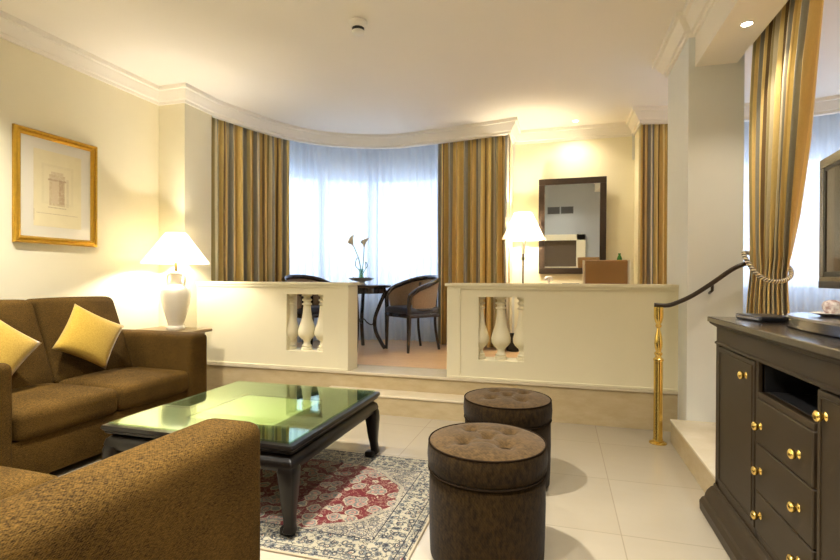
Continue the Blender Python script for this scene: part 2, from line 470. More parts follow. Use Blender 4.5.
# left bay runs left -> right, outside of the room is on its LEFT (+Y side)
def bay(path, k):
    outer = offset_path(path, .48)
    # extend to the flanking walls
    first = (path[0][0] - .02, path[0][1]) if k == 1 else None
    op = [(p.x, p.y) for p in outer]
    if k == 1: op = [(-4.08, 4.40)] + op[1:-1] + [(-.60, 6.55)]
    else: op = [(.87, 6.55)] + op[1:-1] + [(4.35, 4.40)]
    PB = new(); sweep(PB, path, [(0, CE), (0, 2.95), (.05, 2.95), (.05, CE)])
    struct('trim_%d' % k, PB, 'plaster', smooth=30)
    sill = new(); sweep(sill, op, [(0, 0), (0, 1.05), (.15, 1.05), (.15, 0)])
    struct('wall_bay_left_sill' if k == 1 else 'wall_bay_right_sill', sill, 'wallcool', smooth=30)
    lin = new(); sweep(lin, op, [(0, 2.66), (0, CE + .02), (.15, CE + .02), (.15, 2.66)])
    struct('wall_bay_left_lintel' if k == 1 else 'wall_bay_right_lintel', lin, 'wallcool', smooth=30)
    # window frame + panes
    fr = new()
    sweep(fr, op, [(.04, 1.05), (.04, 1.11), (.11, 1.11), (.11, 1.05)])
    sweep(fr, op, [(.04, 2.60), (.04, 2.66), (.11, 2.66), (.11, 2.60)])
    mid = offset_path(op, .075)
    L = [0]
    for a, c in zip(mid, mid[1:]): L.append(L[-1] + (c - a).length)
    nm = 5
    for fr_ in ((0, .2, .43, .57, .78, 1) if k == 1 else (0, .22, .43, .57, .8, 1)):
        s = L[-1] * fr_
        j = max(q for q in range(len(L)) if L[q] <= s + 1e-6); j = min(j, len(L) - 2)
        p = mid[j].lerp(mid[j + 1], (s - L[j]) / (L[j + 1] - L[j]))
        d = (mid[j + 1] - mid[j]).normalized(); nn = Vector((-d.y, d.x))
        w, h = .05, .035
        prism(fr, [tuple(p + d * sx * w + nn * sy * h) for sx, sy in ((-1, -1), (1, -1), (1, 1), (-1, 1))], 1.09, 2.62)
    f = struct('window_%d' % k, fr, 'white')
    gl = new(); sweep(gl, op, [(.072, 1.10), (.072, 2.61), (.078, 2.61), (.078, 1.10)])
    obj('window_pane', gl, 'pane', f)
bay(bayL, 1); bay(bayR, 2)

# pier and beam
b = new(); box(b, .89, 1.245, 3.93, 4.63, 0, CE); struct('wall_pier', b, 'pier')
b = new(); box(b, .933, 1.20, -2.0, 3.93, 2.735, CE); struct('trim_3', b, 'plaster')

# cornice
COR = [(0, -.15), (-.018, -.15), (-.022, -.125), (-.04, -.118), (-.052, -.09), (-.075, -.06), (-.082, -.04), (-.105, -.035), (-.11, 0), (0, 0)]
def cornice(n, path, sgn=1):
    b = new(); sweep(b, path, [(o * sgn, CE + z) for o, z in COR]); struct('trim_%d' % n, b, 'plaster', smooth=30)
# path order so that the room lies to the right (negative offset)
pathL = [(WX, -2.0), (WX, 4.03), (-3.63, 4.03), (-3.63, 4.40)] + bayL[1:] + [(-.62, 5.94)][:0] + [(-.60, 5.94)][:0] + [(-.60, 6.45), (.87, 6.45)]
bl = [(-3.63, 4.40)] + bayL[1:-1] + [(-.60, 5.935)]
pathA = [(WX, -2.0), (WX, 4.03), (-3.63, 4.03)] + bl + [(-.60, 6.45), (.87, 6.45), (.87, 5.935)] + bayR[1:-1] + [(3.90, 4.40), (4.1, 4.40), (4.1, -2.0)]
cornice(4, pathA)
# cornice round the pier and along the left side of the beam (room on the left side of travel)
cornice(5, [(.933, -2.0), (.933, 3.93), (.89, 3.93), (.89, 4.63), (1.245, 4.63), (1.245, 3.93), (1.2, 3.93), (1.2, -2.0)], -1)

# raised level
b = new(); box(b, -3.95, 4.1, YF, 6.95, 0, PL - .02); box(b, 1.28, 4.1, -2.0, YF, 0, PL - .02); box(b, 1.10, 1.28, 2.83, YF, 0, PL - .02)
struct('floor_raised_level', b, 'marble')
b = new(); box(b, -3.95, 4.1, YF - .015, 4.56, PL - .025, PL, .004, 1); struct('floor_marble_edging', b, 'marble_top')
b = new(); box(b, -4.1, 4.1, 4.56, 6.9, PL - .02, PL - .001); box(b, 1.28, 4.1, -2.0, 4.56, PL - .02, PL - .001)
struct('floor_parquet', b, 'parquet')
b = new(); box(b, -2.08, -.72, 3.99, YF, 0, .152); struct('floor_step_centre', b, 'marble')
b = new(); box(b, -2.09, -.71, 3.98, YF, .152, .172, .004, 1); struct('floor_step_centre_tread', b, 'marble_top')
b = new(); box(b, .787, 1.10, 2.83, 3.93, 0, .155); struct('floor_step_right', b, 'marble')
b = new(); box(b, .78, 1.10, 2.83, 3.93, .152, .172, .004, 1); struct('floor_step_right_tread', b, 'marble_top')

# ------------------------------------------------------------------ parapets with balusters
def parapet(x0, x1, o0, o1, label, pil, cens):
    r = thing('parapet_wall', label, 'parapet', (x0, YF + .10, PL), 0, None)
    T0, T1 = YF, YF + .20
    z0, z1 = .487, 1.038
    b = new()
    box(b, x0, o0, T0, T1, PL, 1.11); box(b, o1, x1, T0, T1, PL, 1.11)
    box(b, o0, o1, T0, T1, PL, z0); box(b, o0, o1, T0, T1, z1, 1.11)
    for a, c in pil: box(b, a, c, T0 - .010, T1 + .010, PL, 1.115, .003, 1)
    obj('body', b, 'parapet', r, world=True)
    b = new(); box(b, x0 - (.0 if x0 < -3 else .02), x1 + (.0 if x1 > .8 else .02), T0 - .022, T1 + .022, 1.128, 1.156, .006)
    box(b, x0, x1, T0 - .012, T1 + .012, 1.104, 1.13, .005)
    obj('coping', b, 'parapet', r, world=True)
    b = new(); box(b, x0, x1, T0 - .016, T0 + .01, PL + .0, PL + .018, .004)
    obj('base_moulding', b, 'parapet', r, world=True)
    oc = (o0 + o1) / 2; H = z1 - z0; R = (o1 - o0) / 4
    prof = [(0, 0), (R * .58, 0), (R * .58, .04), (R * .44, .05), (R * .50, .065), (R * .50, .08), (R * .36, .10), (R * .33, .145), (R * .42, .18), (R * .72, .23), (R * .88, .28), (R * .89, .34), (R * .76, .43), (R * .54, .54), (R * .42, .67), (R * .36, .80), (R * .50, .81), (R * .50, .83), (R * .35, .84), (R * .35, .87), (R * .50, .885), (R * .50, .905), (R * .34, .92), (R * .34, .955), (R * .52, .965), (R * .52, 1.0), (0, 1.0)]
    for cx in cens:
        b = new(); lathe(b, [(q, z0 + z * H) for q, z in prof], cx, YF + .10, 28)
        obj('baluster', b, 'parapet', r, smooth=50, world=True)
    return r
parapet(-3.63, -1.915, -2.575, -2.18, 'cream parapet left of the step opening, ending at the lamp wall', [(-2.02, -1.912)], (-2.587, -2.406, -2.225))
parapet(-.96, .89, -.68, -.295, 'long cream parapet right of the step opening, ending at the pier', [(-.962, -.84)], (-.688, -.498, -.308))

# ------------------------------------------------------------------ sofas
def make_sofa(label, loc, rz):
    r = thing('sofa', label, 'sofa', loc, rz, 'brown two-seat sofas')
    W = .86; D = .52; A = .215
    b = new(); box(b, -W + .01, W - .01, -D + .03, D - .01, .05, .29, .012)
    obj('base_frame', b, 'sofa', r, smooth=40)
    for s in (-1, 1):
        b = new()
        rbox(b, (s * (W - A / 2), 0, .39), (A / 2, D, .345), .042, 8, (.008, 0, .008))
        obj('armrest', b, 'sofa', r, smooth='all')
    for s in (-1, 1):
        b = new()
        w = (W - A) / 2 - .003
        rbox(b, (s * (w + .003), -.13, .375), (w, .40, .082), .045, 8, (.0, .012, .022))
        obj('seat_cushion', b, 'sofa', r, smooth='all')
    b = new()
    def lean0(w):
        return Vector((w.x, w.y + (w.z + .3) * .10, w.z))
    rbox(b, (0, D - .13, .60), (W - A - .005, .09, .36), .04, 8, (0, 0, 0), lean0)
    obj('back_frame', b, 'sofa', r, smooth='all')
    for s in (-1, 1):
        b = new(); w = (W - A) / 2 - .003
        def lean(q):
            return Vector((q.x * (1 - .03 * (q.z / .3)), q.y + (q.z) * .34, q.z))
        rbox(b, (s * (w + .003), .225, .735), (w, .09, .30), .042, 8, (0, .028, .006), lean)
        obj('back_cushion', b, 'sofa', r, smooth='all')
    for sx in (-1, 1):
        for sy in (-1, 1):
            b = new(); box(b, sx * (W - .08) - .03, sx * (W - .08) + .03, sy * (D - .09) - .03, sy * (D - .09) + .03, 0, .055, .004)
            obj('leg', b, 'blackwood', r)
    return r
make_sofa('brown sofa with two yellow cushions against the left wall', (-3.35, 2.56, 0), PI / 2)
make_sofa('brown sofa in the foreground, its armrest filling the bottom left corner', (-1.782, .86, 0), PI)

def pillow(label, loc, side, T, rot):
    b = new(); n = 16; gr = []
    for s in (1, -1):
        g = []
        for i in range(n + 1):
            row = []
            for j in range(n + 1):
                u = -1 + 2 * i / n; v = -1 + 2 * j / n
                t_ = T * (max(0, (1 - u ** 2)) * max(0, (1 - v ** 2))) ** .42
                row.append(b.verts.new((side * u * (1 - .07 * (1 - v * v)), side * v * (1 - .07 * (1 - u * u)), s * t_)))
            g.append(row)
        for i in range(n):
            for j in range(n):
                q = (g[i][j], g[i + 1][j], g[i + 1][j + 1], g[i][j + 1]); b.faces.new(q if s > 0 else q[::-1])
    bmesh.ops.remove_doubles(b, verts=b.verts, dist=1e-5)
    o = obj('throw_cushion', b, 'pillow', None, smooth='all')
    o.matrix_world = Matrix.Translation(loc) @ rot
    tag(o, label, 'cushion', 'yellow throw cushions')
    return o
def prot(lean, spin, yaw):
    # plane normal along +X, then spun in plane, leaned back and turned
    return Matrix.Rotation(yaw, 4, 'Z') @ Matrix.Rotation(-lean, 4, 'Y') @ Matrix.Rotation(PI / 2, 4, 'Y') @ Matrix.Rotation(spin, 4, 'Z')
pillow('yellow cushion standing on its corner beside the far armrest', (-3.355, 2.785, .755), .19, .075, prot(math.radians(20), math.radians(58), math.radians(-12)))
pillow('yellow cushion cut off by the left edge of the photo', (-3.34, 2.10, .755), .21, .075, prot(math.radians(20), math.radians(46), math.radians(-8)))

# ------------------------------------------------------------------ side table + table lamp
r = thing('side_table', 'small wooden lamp table between sofa arm and parapet', 'side table', (-3.58, 3.81, 0))
b = new(); rbox(b, (0, 0, .685), (.31, .20, .016), .014, 4); obj('table_top', b, 'tablewood', r, smooth=40)
b = new(); box(b, -.25, .25, -.16, .16, .60, .67, .004); obj('apron', b, 'tablewood', r)
for sx in (-1, 1):
    for sy in (-1, 1):
        b = new(); tube(b, [(sx * .235, sy * .145, .60), (sx * .235, sy * .145, .3), (sx * .235, sy * .145, 0)], [.022, .018, .014], 8, sq=1); obj('leg', b, 'tablewood', r)

LX, LY = -3.52, 3.80
r = thing('table_lamp', 'lit cream porcelain urn lamp with a white cone shade beside the sofa', 'lamp', (LX, LY, .701))
b = new()
lathe(b, [(0, 0), (.078, 0), (.082, .012), (.078, .03), (.068, .04), (.070, .06), (.082, .10), (.105, .18), (.124, .27), (.130, .33), (.124, .375), (.102, .41), (.07, .43), (.052, .445), (.05, .50), (.065, .525), (.062, .54), (.03, .55), (0, .55)], seg=40)
obj('urn_body', b, 'porcelain', r, smooth=50)
for s in (-1, 1):
    b = new(); tube(b, catmull([(s * .05, 0, .52), (s * .085, 0, .525), (s * .105, 0, .49), (s * .10, 0, .44), (s * .09, 0, .40)], 6), .011, 10)
    obj('handle', b, 'porcelain', r, smooth='all')
b = new(); lathe(b, [(0, .55), (.012, .55), (.012, .64), (.02, .645), (.02, .74), (0, .74)], seg=12); obj('lamp_holder', b, 'brass', r, smooth=40)
b = new(); lathe(b, [(.292, .625), (.294, .637), (.090, .918), (.087, .918), (.290, .634), (.288, .625)], seg=56); obj('lamp_shade', b, 'shade', r, smooth=40)
b = new(); bmesh.ops.create_uvsphere(b, u_segments=16, v_segments=10, radius=.03)
for v_ in b.verts: v_.co.z += .77
obj('bulb', b, 'bulb', r, smooth='all')

# floor lamp by the mirror
FX, FY = -.44, 6.10
FLAMP = r = thing('floor_lamp', 'lit floor lamp with a white cone shade left of the mirror', 'lamp', (FX, FY, PL))
b = new(); lathe(b, [(0, 0), (.14, 0), (.14, .015), (.03, .03), (.015, .05), (0, .05)], seg=32); obj('base', b, 'pole', r, smooth=40)
b = new(); lathe(b, [(0, .03), (.011, .03), (.011, 1.10), (.022, 1.11), (.022, 1.14), (.012, 1.15), (.012, 1.22), (0, 1.22)], seg=16); obj('pole', b, 'pole', r, smooth=40)
b = new(); lathe(b, [(0, 1.18), (.025, 1.18), (.025, 1.34), (.012, 1.35), (.012, 1.505), (0, 1.505)], seg=16); obj('candle_sleeve', b, 'porcelain', r, smooth=40)
b = new(); tube(b, catmull([(.02, -.012, 1.24), (.03, -.012, 1.37), (0, -.012, 1.40)], 4), .003, 6); obj('switch', b, 'pole', r)
b = new(); lathe(b, [(.258, 1.355), (.26, 1.37), (.105, 1.69), (.102, 1.69), (.256, 1.367), (.254, 1.355)], seg=56); obj('lamp_shade', b, 'shade', r, smooth=40)
b = new(); bmesh.ops.create_uvsphere(b, u_segments=16, v_segments=10, radius=.025)
for v_ in b.verts: v_.co.z += 1.53
obj('bulb', b, 'bulb', r, smooth='all')

# ------------------------------------------------------------------ framed picture
py0, py1, pz0, pz1 = 2.645, 3.325, 1.46, 2.345
pc = ((py0 + py1) / 2, (pz0 + pz1) / 2)
r = thing('framed_picture', 'gilt framed sepia drawing of a doorway hanging above the sofa', 'picture', (WX + .0005, pc[0], pc[1]))
hw, hh = (py1 - py0) / 2, (pz1 - pz0) / 2
def frame_yz(bm, hw, hh, prof):
    """prof: (inset, height) closed loops around a rectangle in YZ"""
    rings = []
    for ins, h in prof:
        rings.append([bm.verts.new((h, sy * (hw - ins), sz * (hh - ins))) for sy, sz in ((-1, -1), (1, -1), (1, 1), (-1, 1))])
    for a, c in zip(rings, rings[1:]):
        for i in range(4): bm.faces.new((a[i], a[(i + 1) % 4], c[(i + 1) % 4], c[i]))
b = new(); frame_yz(b, hw, hh, [(0, .001), (0, .022), (.008, .034), (.020, .032), (.024, .024), (.034, .030), (.044, .026), (.052, .014), (.055, .010), (.055, .001)])
obj('frame', b, 'gold', r, smooth=30)
b = new(); box(b, .002, .008, -hw + .038, hw - .038, -hh + .038, hh - .038); obj('mount_board', b, 'mat', r)
b = new(); box(b, .008, .010, -hw + .15, hw - .14, -hh + .14, hh - .14); obj('drawing', b, 'print', r)

# ------------------------------------------------------------------ rug and coffee table
b = new(); box(b, -1.09, 1.09, -.605, .605, 0, .010, .003, 1)
o = obj('rug', b, 'rug'); o.location = (-1.70, 2.455, .0005)
tag(o, 'persian rug with a red floral medallion on ivory under the coffee table', 'rug')

TC = (-1.715, 2.50, 0)
r = thing('coffee_table', 'square black lacquer coffee table with green glass top on the rug', 'coffee table', (TC[0], TC[1], .0105))
def sq(bm, prof, cr=.012):
    """square moulded ring: prof = (half size, z)"""
    rings = []
    for h, z in prof:
        ring = []
        for sx, sy in ((1, 1), (-1, 1), (-1, -1), (1, -1)):
            pts = [(sx * h, sy * (h - cr)), (sx * (h - cr * .3), sy * (h - cr * .3)), (sx * (h - cr), sy * h)]
            if sx * sy < 0: pts = pts[::-1]
            ring += [bm.verts.new((x, y, z)) for x, y in pts]
        rings.append(ring)
    for a, c in zip(rings, rings[1:]):
        n = len(a)
        for i in range(n): bm.faces.new((a[i], a[(i + 1) % n], c[(i + 1) % n], c[i]))
    return rings
b = new()
sq(b, [(.28, .415), (.545, .425), (.556, .424), (.560, .415), (.560, .405), (.553, .398), (.548, .395), (.548, .386), (.540, .380), (.525, .374), (.520, .366), (.28, .366), (.28, .415)])
obj('top_frame', b, 'blackwood', r, smooth=30)
b = new(); box(b, -.285, .285, -.285, .285, .395, .405)
t = NT('pale_olive_panel'); t.pbr((.50, .47, .27), .6); M['inset'] = t.m
obj('inset_panel', b, 'inset', r)
b = new(); box(b, -.532, .532, -.532, .532, .4265, .4365, .0015, 1)
obj('glass_top', b, 'tableglass', r)
b = new(); sq(b, [(.525, .367), (.545, .35), (.552, .325), (.545, .300), (.515, .290), (.490, .290), (.490, .367), (.525, .367)])
obj('apron', b, 'blackwood', r, smooth=40)
for sx in (-1, 1):
    for sy in (-1, 1):
        b = new()
        path = [(.506, .335), (.512, .300), (.518, .25), (.520, .17), (.524, .10), (.530, .05), (.530, .025), (.518, .010)]
        rad = [.036, .044, .040, .033, .025, .023, .029, .014]
        pts = catmull([(sx * h, sy * h, z) for h, z in path], 4)
        rr_ = []
        for i in range(len(path) - 1): rr_ += [rad[i] + (rad[i + 1] - rad[i]) * k / 4 for k in range(4)]
        rr_.append(rad[-1])
        # square section in world axes
        rings = []
        for p, q in zip(pts, rr_):
            rings.append([b.verts.new((p.x + a * q, p.y + c * q, p.z)) for a, c in ((-1, -1), (-.7, -1), (.7, -1), (1, -1), (1, -.7), (1, .7), (1, 1), (.7, 1), (-.7, 1), (-1, 1), (-1, .7), (-1, -.7))])
        for ring in rings:
            cx = sum(v_.co.x for v_ in ring) / 12; cy = sum(v_.co.y for v_ in ring) / 12
            for k in (0, 3, 6, 9): ring[k].co.x = cx + (ring[k].co.x - cx) * .9; ring[k].co.y = cy + (ring[k].co.y - cy) * .9
        for a, c in zip(rings, rings[1:]):
            for i in range(12): b.faces.new((a[i], a[(i + 1) % 12], c[(i + 1) % 12], c[i]))
        b.faces.new(rings[0]); b.faces.new(rings[-1][::-1])
        # inward turned hoof
        rbox(b, (sx * .508, sy * .508, .0205), (.032, .032, .020), .012, 2)
        obj('leg', b, 'blackwood', r, smooth=45)

# ------------------------------------------------------------------ pouffes
def make_pouffe(label, loc):
    r = thing('pouffe', label, 'pouffe', loc, 0, 'round brown pouffes')
    R = .252
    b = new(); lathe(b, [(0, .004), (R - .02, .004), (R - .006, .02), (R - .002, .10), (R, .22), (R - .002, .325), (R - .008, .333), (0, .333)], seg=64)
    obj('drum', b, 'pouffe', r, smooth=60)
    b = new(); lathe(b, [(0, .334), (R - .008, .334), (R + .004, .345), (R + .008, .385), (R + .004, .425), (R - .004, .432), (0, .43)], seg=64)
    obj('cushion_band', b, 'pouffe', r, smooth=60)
    # buttoned top
    butt = [(0, 0)] + [(.125 * math.cos(a), .125 * math.sin(a)) for a in [math.radians(45 + 90 * k) for k in range(4)]]
    b = new(); nr, ns = 26, 72; rows = []
    def hz(x, y):
        rad = math.hypot(x, y) / R
        z = .432 + .024 * (1 - rad ** 4)
        for bx, by in butt:
            d = math.hypot(x - bx, y - by)
            z -= .028 * math.exp(-(d / .026) ** 2) + .010 * math.exp(-(d / .06) ** 2)
        # soft pull lines between neighbouring buttons
        for k in range(1, 5):
            x1, y1 = butt[k]
            for x2, y2 in (butt[0], butt[k % 4 + 1], (x1 * 1.9, y1 * 1.9)):
                L2 = (x2 - x1) ** 2 + (y2 - y1) ** 2
                u = max(0, min(1, ((x - x1) * (x2 - x1) + (y - y1) * (y2 - y1)) / L2))
                d = math.hypot(x - x1 - u * (x2 - x1), y - y1 - u * (y2 - y1))
                z -= .0028 * math.exp(-(d / .010) ** 2)
        return z
    c0 = b.verts.new((0, 0, hz(0, 0)))
    for i in range(1, nr + 1):
        rad = (R - .004) * i / nr
        rows.append([b.verts.new((rad * math.cos(2 * PI * k / ns), rad * math.sin(2 * PI * k / ns), hz(rad * math.cos(2 * PI * k / ns), rad * math.sin(2 * PI * k / ns)))) for k in range(ns)])
    for k in range(ns): b.faces.new((c0, rows[0][k], rows[0][(k + 1) % ns]))
    for a, c in zip(rows, rows[1:]):
        for k in range(ns): b.faces.new((a[k], c[k], c[(k + 1) % ns], a[(k + 1) % ns]))
    obj('tufted_top', b, 'pouffelit', r, smooth='all')
    b = new()
    for z, q in ((.432, R + .001), (.334, R + .002)):
        tube(b, [(q * math.cos(2 * PI * k / 64), q * math.sin(2 * PI * k / 64), z) for k in range(64)], .0035, 6, closed=True)
    obj('piping', b, 'pipe', r, smooth='all')
    for bx, by in butt:
        b = new(); lathe(b, [(0, -.004), (.010, -.004), (.011, .001), (.006, .005), (0, .006)], seg=12)
        o = obj('button', b, 'pouffe', r, smooth='all'); o.location = (bx, by, hz(bx, by) + .002)
    return r
p1 = make_pouffe('round buttoned pouffe in the foreground, nearest the camera', (-.302, 2.10, .0005)); p1.scale = (.99, .99, 1.15)
p2 = copy_tree(p1); p2.location = (-.295, 2.885, .0005); p2['label'] = 'round buttoned pouffe behind the nearer one, in front of the parapet'

# ------------------------------------------------------------------ handrail post
b_ = thing('handrail', 'dark wooden handrail rising from a brass post to the tied drape', 'handrail', (.693, 3.884, 0))
b = new(); lathe(b, [(0, 0), (.060, 0), (.060, .006), (.048, .012), (.040, .016), (.0, .016)], .0, 0, 32); obj('foot_plate', b, 'brass', b_, smooth=40)
b = new(); lathe(b, [(0, .014), (.033, .014), (.034, .03), (.031, .04), (.031, .60), (.036, .605), (.036, .615), (.026, .625), (.020, .635), (.028, .65), (.028, .66), (.018, .67), (.026, .70), (.029, .73), (.024, .78), (.014, .82), (.011, .84), (.020, .85), (.022, .86), (.016, .87), (.024, .885), (.032, .92), (.033, .995), (0, .995)], 0, 0, 32)
obj('brass_post', b, 'brass', b_, smooth=35)
b = new()
pts = catmull([(-.03, 0, 1.010), (.06, 0, 1.008), (.13, -.01, 1.035), (.22, -.02, 1.085), (.335, -.03, 1.17), (.45, -.035, 1.262), (.52, -.035, 1.30), (.60, -.035, 1.325)], 6)
tube(b, pts, .016, 12); obj('rail', b, 'darkrail', b_, smooth='all')
b = new(); tube(b, [(.34, -.025, 1.165), (.34, -.022, 1.12), (.34, .045, 1.10)], .010, 8); obj('wall_bracket', b, 'darkrail', b_, smooth='all')

# ------------------------------------------------------------------ drapes
def drape(name, label, group, rows, folds, amp, mat='drape', thick=.004, nseg=None, parts=None, u0=0.0, cat='curtain', seed=1, parent=None):
    """rows: list of (z, [2d polyline], amp scale). Builds folded cloth between the rows."""
    rnd = random.Random(seed)
    n = nseg or folds * 10
    ph = [rnd.uniform(-.35, .35) for _ in range(folds + 2)]
    am = [rnd.uniform(.7, 1.25) for _ in range(folds + 2)]
    def resample(pl):
        P = [Vector(p) for p in pl]; L = [0]
        for a, c in zip(P, P[1:]): L.append(L[-1] + (c - a).length)
        out = []
        for i in range(n + 1):
            s = L[-1] * i / n; j = min(max(q for q in range(len(L)) if L[q] <= s + 1e-9), len(L) - 2)
            p = P[j].lerp(P[j + 1], (s - L[j]) / (L[j + 1] - L[j])); d = (P[j + 1] - P[j]).normalized()
            out.append((p, Vector((-d.y, d.x))))
        return out, L[-1]
    b = new(); lay = b.loops.layers.uv.verify(); grid = []; zs = []
    width = resample(rows[0][1])[1] * 2.0
    for z, pl, k in rows:
        pts, _ = resample(pl); row = []
        for i, (p, nn) in enumerate(pts):
            s = i / n * folds; j = int(s); fr_ = s - j
            pp = ph[j] * (1 - fr_) + ph[j + 1] * fr_; aa = am[j] * (1 - fr_) + am[j + 1] * fr_
            w = math.sin(2 * PI * s + pp + .25 * math.sin(z * 2.1 + j)) 
            w = math.copysign(abs(w) ** .8, w)
            q = p + nn * (w * amp * k * aa)
            row.append(b.verts.new((q.x, q.y, z)))
        grid.append(row)
    for r0, (ra, rb) in enumerate(zip(grid, grid[1:])):
        for i in range(n):
            f = b.faces.new((ra[i], ra[i + 1], rb[i + 1], rb[i]))
            for lp, (uu, zz) in zip(f.loops, ((i, rows[r0][0]), (i + 1, rows[r0][0]), (i + 1, rows[r0 + 1][0]), (i, rows[r0 + 1][0]))):
                lp[lay].uv = (u0 + uu / n * width, zz)
    o = obj(name, b, mat, parent, smooth='all')
    if thick:
        md = o.modifiers.new('thickness', 'SOLIDIFY'); md.thickness = thick; md.offset = 0
    if label: tag(o, label, cat, group)
    return o
def sub(path, a, c):
    """piece of a polyline between fractions a and c"""
    P = [Vector(p) for p in path]; L = [0]
    for x, y in zip(P, P[1:]): L.append(L[-1] + (y - x).length)
    out = []
    N = 30
    for i in range(N + 1):
        s = L[-1] * (a + (c - a) * i / N); j = min(max(q for q in range(len(L)) if L[q] <= s + 1e-9), len(L) - 2)
        out.append(P[j].lerp(P[j + 1], (s - L[j]) / (L[j + 1] - L[j])))
    return out
dl = offset_path(bayL, .11); sl = offset_path(bayL, .25)
dr = offset_path(bayR, .11); sr = offset_path(bayR, .25)
ZT = 3.03
def lv(a, c, path, zs=(ZT, 2.92, 2.6, 2.0, 1.4, .9, PL + .012)):
    ks = [.45, .6, .8, .9, 1, 1.05, 1.1]
    return [(z, sub(path, a, c), k) for z, k in zip(zs, ks)]
GD = 'striped floor-length drapes'
drape('drape', 'striped gold and grey drape at the left end of the left bay window', GD, lv(.0, .272, dl), 10, .050, seed=3)
drape('drape', 'striped gold and grey drape between the left bay window and the mirror', GD, lv(.768, .995, dl), 9, .050, seed=5, u0=.2)
drape('drape', 'sliver of striped drape between the mirror wall and the pier', GD, lv(.003, .11, dr), 7, .03, seed=8, u0=.3)
GS = 'white sheer curtains'
drape('sheer_curtain', 'left sheer curtain of the left bay window', GS, lv(.02, .565, sl), 22, .032, 'sheer', 0, seed=11, nseg=240, cat='sheer curtain')
drape('sheer_curtain', 'right sheer curtain of the left bay window, behind the round table', GS, lv(.56, .985, sl), 18, .032, 'sheer', 0, seed=12, nseg=220, cat='sheer curtain')
drape('sheer_curtain', 'sheer curtain seen beyond the television at the right edge', GS, lv(.03, .97, sr), 44, .020, 'sheer', 0, seed=13, nseg=400, cat='sheer curtain')
# the big tied-back drape hung along the beam
rows = [
    (3.06, [(1.30, 3.90), (1.32, 2.95)], .5), (2.7, [(1.29, 3.89), (1.31, 3.02)], .8), (2.4, [(1.28, 3.88), (1.32, 3.12)], .9),
    (2.0, [(1.27, 3.86), (1.35, 3.27)], .9), (1.6, [(1.255, 3.82), (1.39, 3.47)], .8), (1.35, [(1.235, 3.77), (1.41, 3.60)], .65),
    (1.24, [(1.225, 3.74), (1.41, 3.66)], .55), (1.1, [(1.215, 3.75), (1.415, 3.66)], .7), (.7, [(1.205, 3.78), (1.43, 3.62)], .9), (PL + .012, [(1.20, 3.80), (1.45, 3.60)], 1)]
def densify(rows):
    out = []
    for (z0, p0, k0), (z1, p1, k1) in zip(rows, rows[1:]):
        for i in range(4):
            u = i / 4
            out.append((z0 + (z1 - z0) * u, [Vector(a).lerp(Vector(c), u) for a, c in zip(p0, p1)], k0 + (k1 - k0) * u))
    out.append((rows[-1][0], [Vector(a) for a in rows[-1][1]], rows[-1][2]))
    return out
drape('drape', 'tall striped drape tied back beside the pier and television', GD, densify(rows), 9, .045, seed=21, u0=.1)
b = new()
ring = catmull([(1.19, 3.75, 1.37), (1.205, 3.66, 1.28), (1.25, 3.61, 1.21), (1.31, 3.58, 1.185), (1.37, 3.585, 1.195), (1.415, 3.62, 1.235), (1.42, 3.70, 1.29), (1.35, 3.78, 1.34), (1.24, 3.82, 1.38)], 6, closed=True)
tube(b, ring, .014, 8, closed=True, uv=1.0)
o = obj('tieback_rope', b, 'rope', None, smooth='all'); tag(o, 'twisted cream and brown rope tieback around the tall striped drape', 'tieback')

# ------------------------------------------------------------------ media cabinet
CX = .77; CY1 = 2.80; CY0 = 1.22; CB = 1.255
r = thing('media_cabinet', 'dark wooden television cabinet with brass knobs at the right', 'cabinet', (1.0, 2.0, 0))
b = new()
fz0, fz1 = .155, .870
# carcass built as panels leaving the open niche
box(b, CX + .02, CB, CY0, CY1, fz0, fz1 - .0)
# carve: rebuild as separate boxes around the niche
b.free(); b = new()
ny0, ny1, nz0, nz1 = 1.802, 2.249, .748, .868
dep = 1.15
box(b, CX + .012, CB, CY0, ny0, fz0, fz1); box(b, CX + .012, CB, ny1, CY1, fz0, fz1)
box(b, CX + .012, CB, ny0, ny1, fz0, nz0); box(b, dep, CB, ny0, ny1, nz0, fz1)
# face frame stiles
for a, c in ((CY1 - .055, CY1), (2.262, 2.276), (CY0, CY0 + .055)):
    box(b, CX - .002, CX + .02, a, c, fz0, fz1, .002, 1)
box(b, CX - .002, CX + .02, ny1, 2.262, fz0, fz1, .001, 1)
box(b, CX - .002, CX + .02, CY0, CY1, fz0, fz0 + .03, .002, 1)
box(b, CX - .002, CX + .02, ny0 - .0, ny1, .725, nz0, .001, 1)
obj('carcass', b, 'cabinet', r, world=True)
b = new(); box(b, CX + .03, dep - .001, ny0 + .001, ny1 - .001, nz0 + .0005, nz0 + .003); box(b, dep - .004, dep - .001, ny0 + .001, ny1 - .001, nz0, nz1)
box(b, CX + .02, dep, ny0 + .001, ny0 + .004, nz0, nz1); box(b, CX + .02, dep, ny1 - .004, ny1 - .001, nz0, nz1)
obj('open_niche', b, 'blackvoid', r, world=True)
b = new()
def loft_box(bm, prof, x1, y0, y1):
    """moulding on three sides: prof = (overhang, z)"""
    rings = []
    for o_, z in prof: rings.append([bm.verts.new(p) for p in ((x1, y1 + o_ * .25, z), (CX - o_, y1 + o_ * .25, z), (CX - o_, y0 - o_, z), (x1, y0 - o_, z))])
    for a, c in zip(rings, rings[1:]):
        for i in range(4): bm.faces.new((a[i], a[(i + 1) % 4], c[(i + 1) % 4], c[i]))
    bm.faces.new(rings[0]); bm.faces.new(rings[-1][::-1])
loft_box(b, [(.0, .868), (.008, .872), (.008, .880), (.0, .886), (.0, .955), (.008, .96), (.02, .968), (.030, .975), (.032, .982)], CB, CY0, CY1)
obj('frieze', b, 'cabinet', r, smooth=20, world=True)
